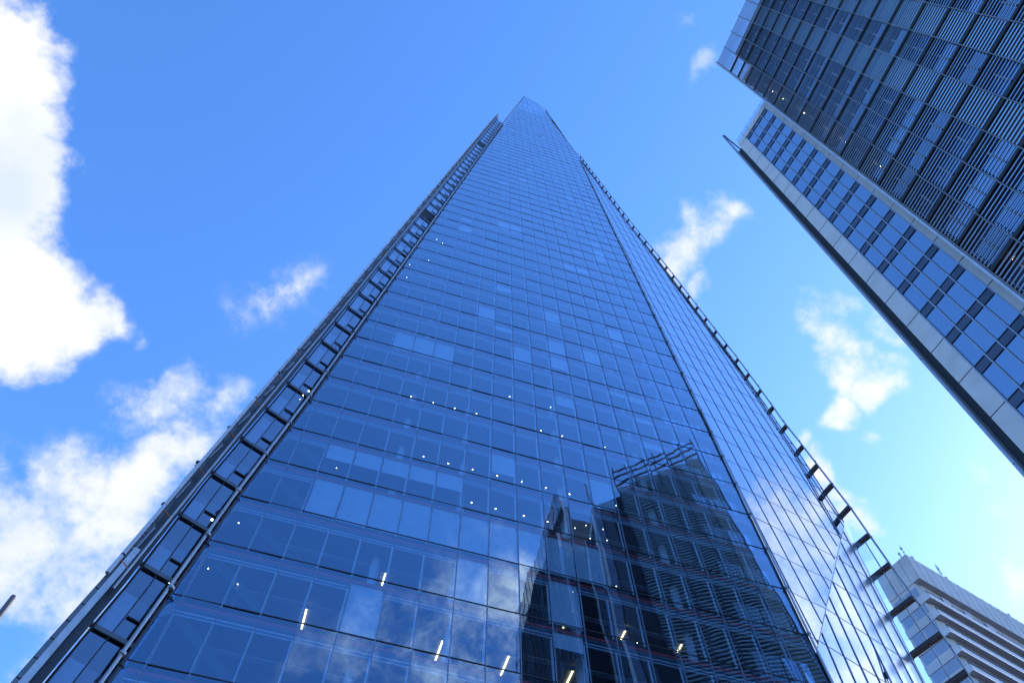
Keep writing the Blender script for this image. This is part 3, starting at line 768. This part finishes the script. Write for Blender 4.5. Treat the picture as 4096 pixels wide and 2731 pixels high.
for k in range(6):
    a, c = .2 + k * (SW - .3) / 6, .2 + (k + 1) * (SW - .3) / 6 - .03
    b.poly([SV(a, -1.4, .1), SV(c, -1.4, .1), SV(c, -1.78, .1), SV(a, -1.78, .1)])
b.build('glass_balustrade', 'clear_glass', office)
for k in range(7):
    a = .2 + k * (SW - .3) / 6; b = MB(); b.beam(SV(a, -1.4, .1), SV(a, -1.8, .1), SH, .03, .04, SN); b.build('balustrade_post', 'mast', office)

# --- the wing of the same building that faces the glass tower (seen mirrored in its front)
X1, X2 = V(25.1, 20.8), V(33.3, 28.4); WHd = (X2 - X1).normalized(); WL = (X2 - X1).length; WNn = V(WHd.y, -WHd.x)
def WV(u, z, inn=0.0): return V(X1.x, X1.y, EYE + z) + WHd * u + WNn * inn
wt = lambda u: 91.5 + 5.5 * u / WL
nb = 6
for k in range(nb):
    b = MB(); ua, ubb = WL * k / nb, WL * (k + 1) / nb; z = 2.0
    while z < wt(ua) - 4.5:
        b.cur = 0; A, B = WV(ua + .04, z), WV(ubb - .04, z); b.box((A + B) / 2, (B - A) / 2, WNn * .06, V(0, 0, .12))
        z += .52
    b.build('louvre_screen', ['louvre_pale'], office)
    b = MB(); b.poly([WV(ua, 0, .5), WV(ubb, 0, .5), WV(ubb, wt(ua) - 5, .5), WV(ua, wt(ua) - 5, .5)]); b.build('glazing', 'dark_glass', office)
for k in range(nb + 1):
    b = MB(); u_ = WL * k / nb; b.beam(WV(u_, 0, -.05), WV(u_, wt(u_), -.05), WHd, .12, .16, WNn); b.build('mast', 'mast', office)
b = MB()
for dz in (-1.2, -2.6, -4.2): b.beam(WV(0, wt(0) + dz), WV(WL, wt(WL) + dz), V(0, 0, 1), .22, .2)
b.build('parapet_rail', 'mast', office)
b = MB(); b.prism([WV(0, -EYE, .6), WV(WL, -EYE, .6), WV(WL, -EYE, 12), WV(0, -EYE, 9)], [WV(0, 86, .6), WV(WL, 90, .6), WV(WL, 90, 12), WV(0, 86, 9)])
b.build('wing_body', 'louvre_dark', office)
b = MB(); b.poly([SV(-.3, 30 if False else NROW, .8), WV(0, 0, .55), WV(0, 85.5, .55), SV(-.3, -1.3, .8)]); b.build('link_wall', 'louvre_dark', office)

# ================================================================== the concrete tower far right
K = .789; CX = V(111.578 * K, 153.787 * K); GL_ = V(-.5225, .8526); GR_ = V(.858, .5136); GIN = V(.34, .94).normalized()
conc = thing('concrete_tower', 'grey concrete tower with pale stacked balcony bands and roof aerials, at the lower right', 'concrete tower', V(CX.x, CX.y, 0))
nL_ = V(.8526, .5225) ; nR_ = V(-.5136, .858)                # inwards from each face
def GLp(u, z, inn=0.0): return V(CX.x, CX.y, EYE + z) + GL_ * u + nL_ * inn
def GRp(u, z, inn=0.0): return V(CX.x, CX.y, EYE + z) + GR_ * u + nR_ * inn
ZT, ZP = 141.7, 134.4; LW, RW = 8.6, 62.0; DP = 1.25
def lprism(b, z0, z1, il, ir, l0=0, l1=None, r1=None, th=.3):
    pass
b = MB()                                                     # parapet block
b.prism([GLp(LW, ZP), GLp(0, ZP), GRp(RW, ZP), GRp(RW, ZP) + GL_ * LW], [GLp(LW, ZT), GLp(0, ZT), GRp(RW, ZT), GRp(RW, ZT) + GL_ * LW]); b.build('parapet', 'concrete', conc)
b = MB()
for k in range(1, 24):
    u_ = k * 2.6; b.beam(GRp(u_, ZP + .1, -.012), GRp(u_, ZT - .1, -.012), GR_, .05, .03, nR_)
for k in range(1, 4): b.beam(GLp(k * 2.15, ZP + .1, -.012), GLp(k * 2.15, ZT - .1, -.012), GL_, .05, .03, nL_)
b.beam(GLp(.02, ZT, -.01), GRp(.02, ZP, -.01), GR_, .05, .04, nR_)
b.build('panel_joint', 'stone_joint', conc)
b = MB(); CORE = V(0, 0, 0)
b.prism([GLp(LW - .05, -EYE, .15), GLp(1.7, -EYE, .15), GRp(2.0, -EYE, DP), GRp(RW, -EYE, DP), GRp(RW, -EYE, 8)], [GLp(LW - .05, ZP, .15), GLp(1.7, ZP, .15), GRp(2.0, ZP, DP), GRp(RW, ZP, DP), GRp(RW, ZP, 8)])
b.build('tower_shaft', 'concrete', conc)
FH = 4.62; nfl = 28
for k in range(nfl):
    zt_ = 130.6 - FH * k; zb_ = zt_ - 1.75
    b = MB()
    b.prism([GRp(.0, zb_), GRp(RW, zb_), GRp(RW, zb_, .25), GRp(.0, zb_, .25)], [GRp(.5, zt_, .25), GRp(RW, zt_, .25), GRp(RW, zt_, .5), GRp(.5, zt_, .5)])
    b.prism([GLp(0, zb_), GRp(0.01, zb_, .3), GLp(1.9, zb_, .3), GLp(1.9, zb_)], [GLp(.45, zt_, .2), GRp(.4, zt_, .5), GLp(1.9, zt_, .3), GLp(1.9, zt_, .0)])
    b.cur = 1; b.prism([GRp(.05, zb_ + .1, .3), GRp(RW, zb_ + .1, .3), GRp(RW, zb_ + .1, DP), GRp(.05, zb_ + .1, DP)], [GRp(.05, zb_ + .35, .3), GRp(RW, zb_ + .35, .3), GRp(RW, zb_ + .35, DP), GRp(.05, zb_ + .35, DP)])
    b.build('balcony_band', ['concrete_pale', 'concrete'], conc)
    b = MB(); b.poly([GRp(2.2, zt_ + .1, DP - .04), GRp(RW, zt_ + .1, DP - .04), GRp(RW, zt_ + 2.6, DP - .04), GRp(2.2, zt_ + 2.6, DP - .04)]); b.build('ribbon_window', 'tower_window', conc)
    b = MB(); b.box((GLp(LW, zb_ - .1) + GLp(1.9, zt_ + .2, .15)) / 2, GL_ * ((LW - 1.9) / 2), V(0, 0, (zt_ - zb_ + .3) / 2), nL_ * .12); b.build('sill_band', 'concrete', conc)
    for (ua, ubb) in ((5.3, 8.0), (1.95, 4.9)):
        b = MB(); b.poly([GLp(ua, zt_ + .25, .08), GLp(ubb, zt_ + .25, .08), GLp(ubb, zt_ + 2.7, .08), GLp(ua, zt_ + 2.7, .08)]); wn = b.build('window', 'tower_window', conc)
        b = MB()
        for q_ in (.33, .66): b.beam(GLp(ua + (ubb - ua) * q_, zt_ + .25, .05), GLp(ua + (ubb - ua) * q_, zt_ + 2.7, .05), GL_, .06, .05, nL_)
        fo = b.build('frame', 'aerial', conc); fo.parent = wn
for (u_, l_) in ((7.0, 2.0), (13.5, 2.3), (20.2, 2.6)):         # pale openings under the parapet
    b = MB()
    for j in range(3): b.box((GRp(u_ + j * l_ / 3, 132.0, DP - .3) + GRp(u_ + (j + .8) * l_ / 3, 133.6, DP - .3)) / 2, GR_ * (l_ * .13), V(0, 0, .8), nR_ * .06)
    b.build('vent_panel', 'concrete_pale', conc)
random.seed(3)
for (face, u_, h_) in ((1, .2, 3.4), (0, 1.3, 2.2), (0, 4.9, 2.4), (1, 2.8, 1.4), (1, 4.4, .6), (1, 12.0, 4.6), (1, 13.2, 1.2), (1, 17.2, .9), (1, 21.4, .8), (1, 25.0, 1.0), (1, 27.6, 1.1), (1, 30.2, .9), (1, 33.3, 1.2), (1, 36, .9)):
    P = (GRp if face else GLp)(u_, ZT, .25); b = MB()
    b.tube(P, P + V(0, 0, h_), .06, 6, .04)
    if h_ > 1.1:
        b.box(P + V(0, 0, h_ * .62), V(.22, 0, 0), V(0, .14, 0), V(0, 0, .28)); b.box(P + V(.1, 0, h_ * .3), V(.14, 0, 0), V(0, .1, 0), V(0, 0, .2))
    if h_ > 4:
        for q_ in (.35, .5, .65, .8): b.box(P + V(0, 0, h_ * q_), V(.3, .1, 0), V(-.03, .06, 0), V(0, 0, .16))
    b.build('aerial', 'aerial', conc)

# ================================================================== the pole at the lower left edge
pole = thing('flag_pole', 'thin dark pole tip poking up at the lower left edge of the view', 'pole', V(-13.6, 17.28, 0))
b = MB(); base = V(-13.6, 17.28, 0); hp = 17.05 + EYE
b.tube(base + V(0, 0, .25), base + V(0, 0, hp - 1.2), .15, 14, .088); b.tube(base + V(0, 0, hp - 1.2), base + V(0, 0, hp - .05), .088, 14, .072); b.tube(base + V(0, 0, hp - .05), base + V(0, 0, hp), .072, 14, .03)
b.build('shaft', 'pole', pole)
b = MB(); b.tube(base, base + V(0, 0, .26), .28, 14, .2); b.build('base_plate', 'dark_metal', pole)
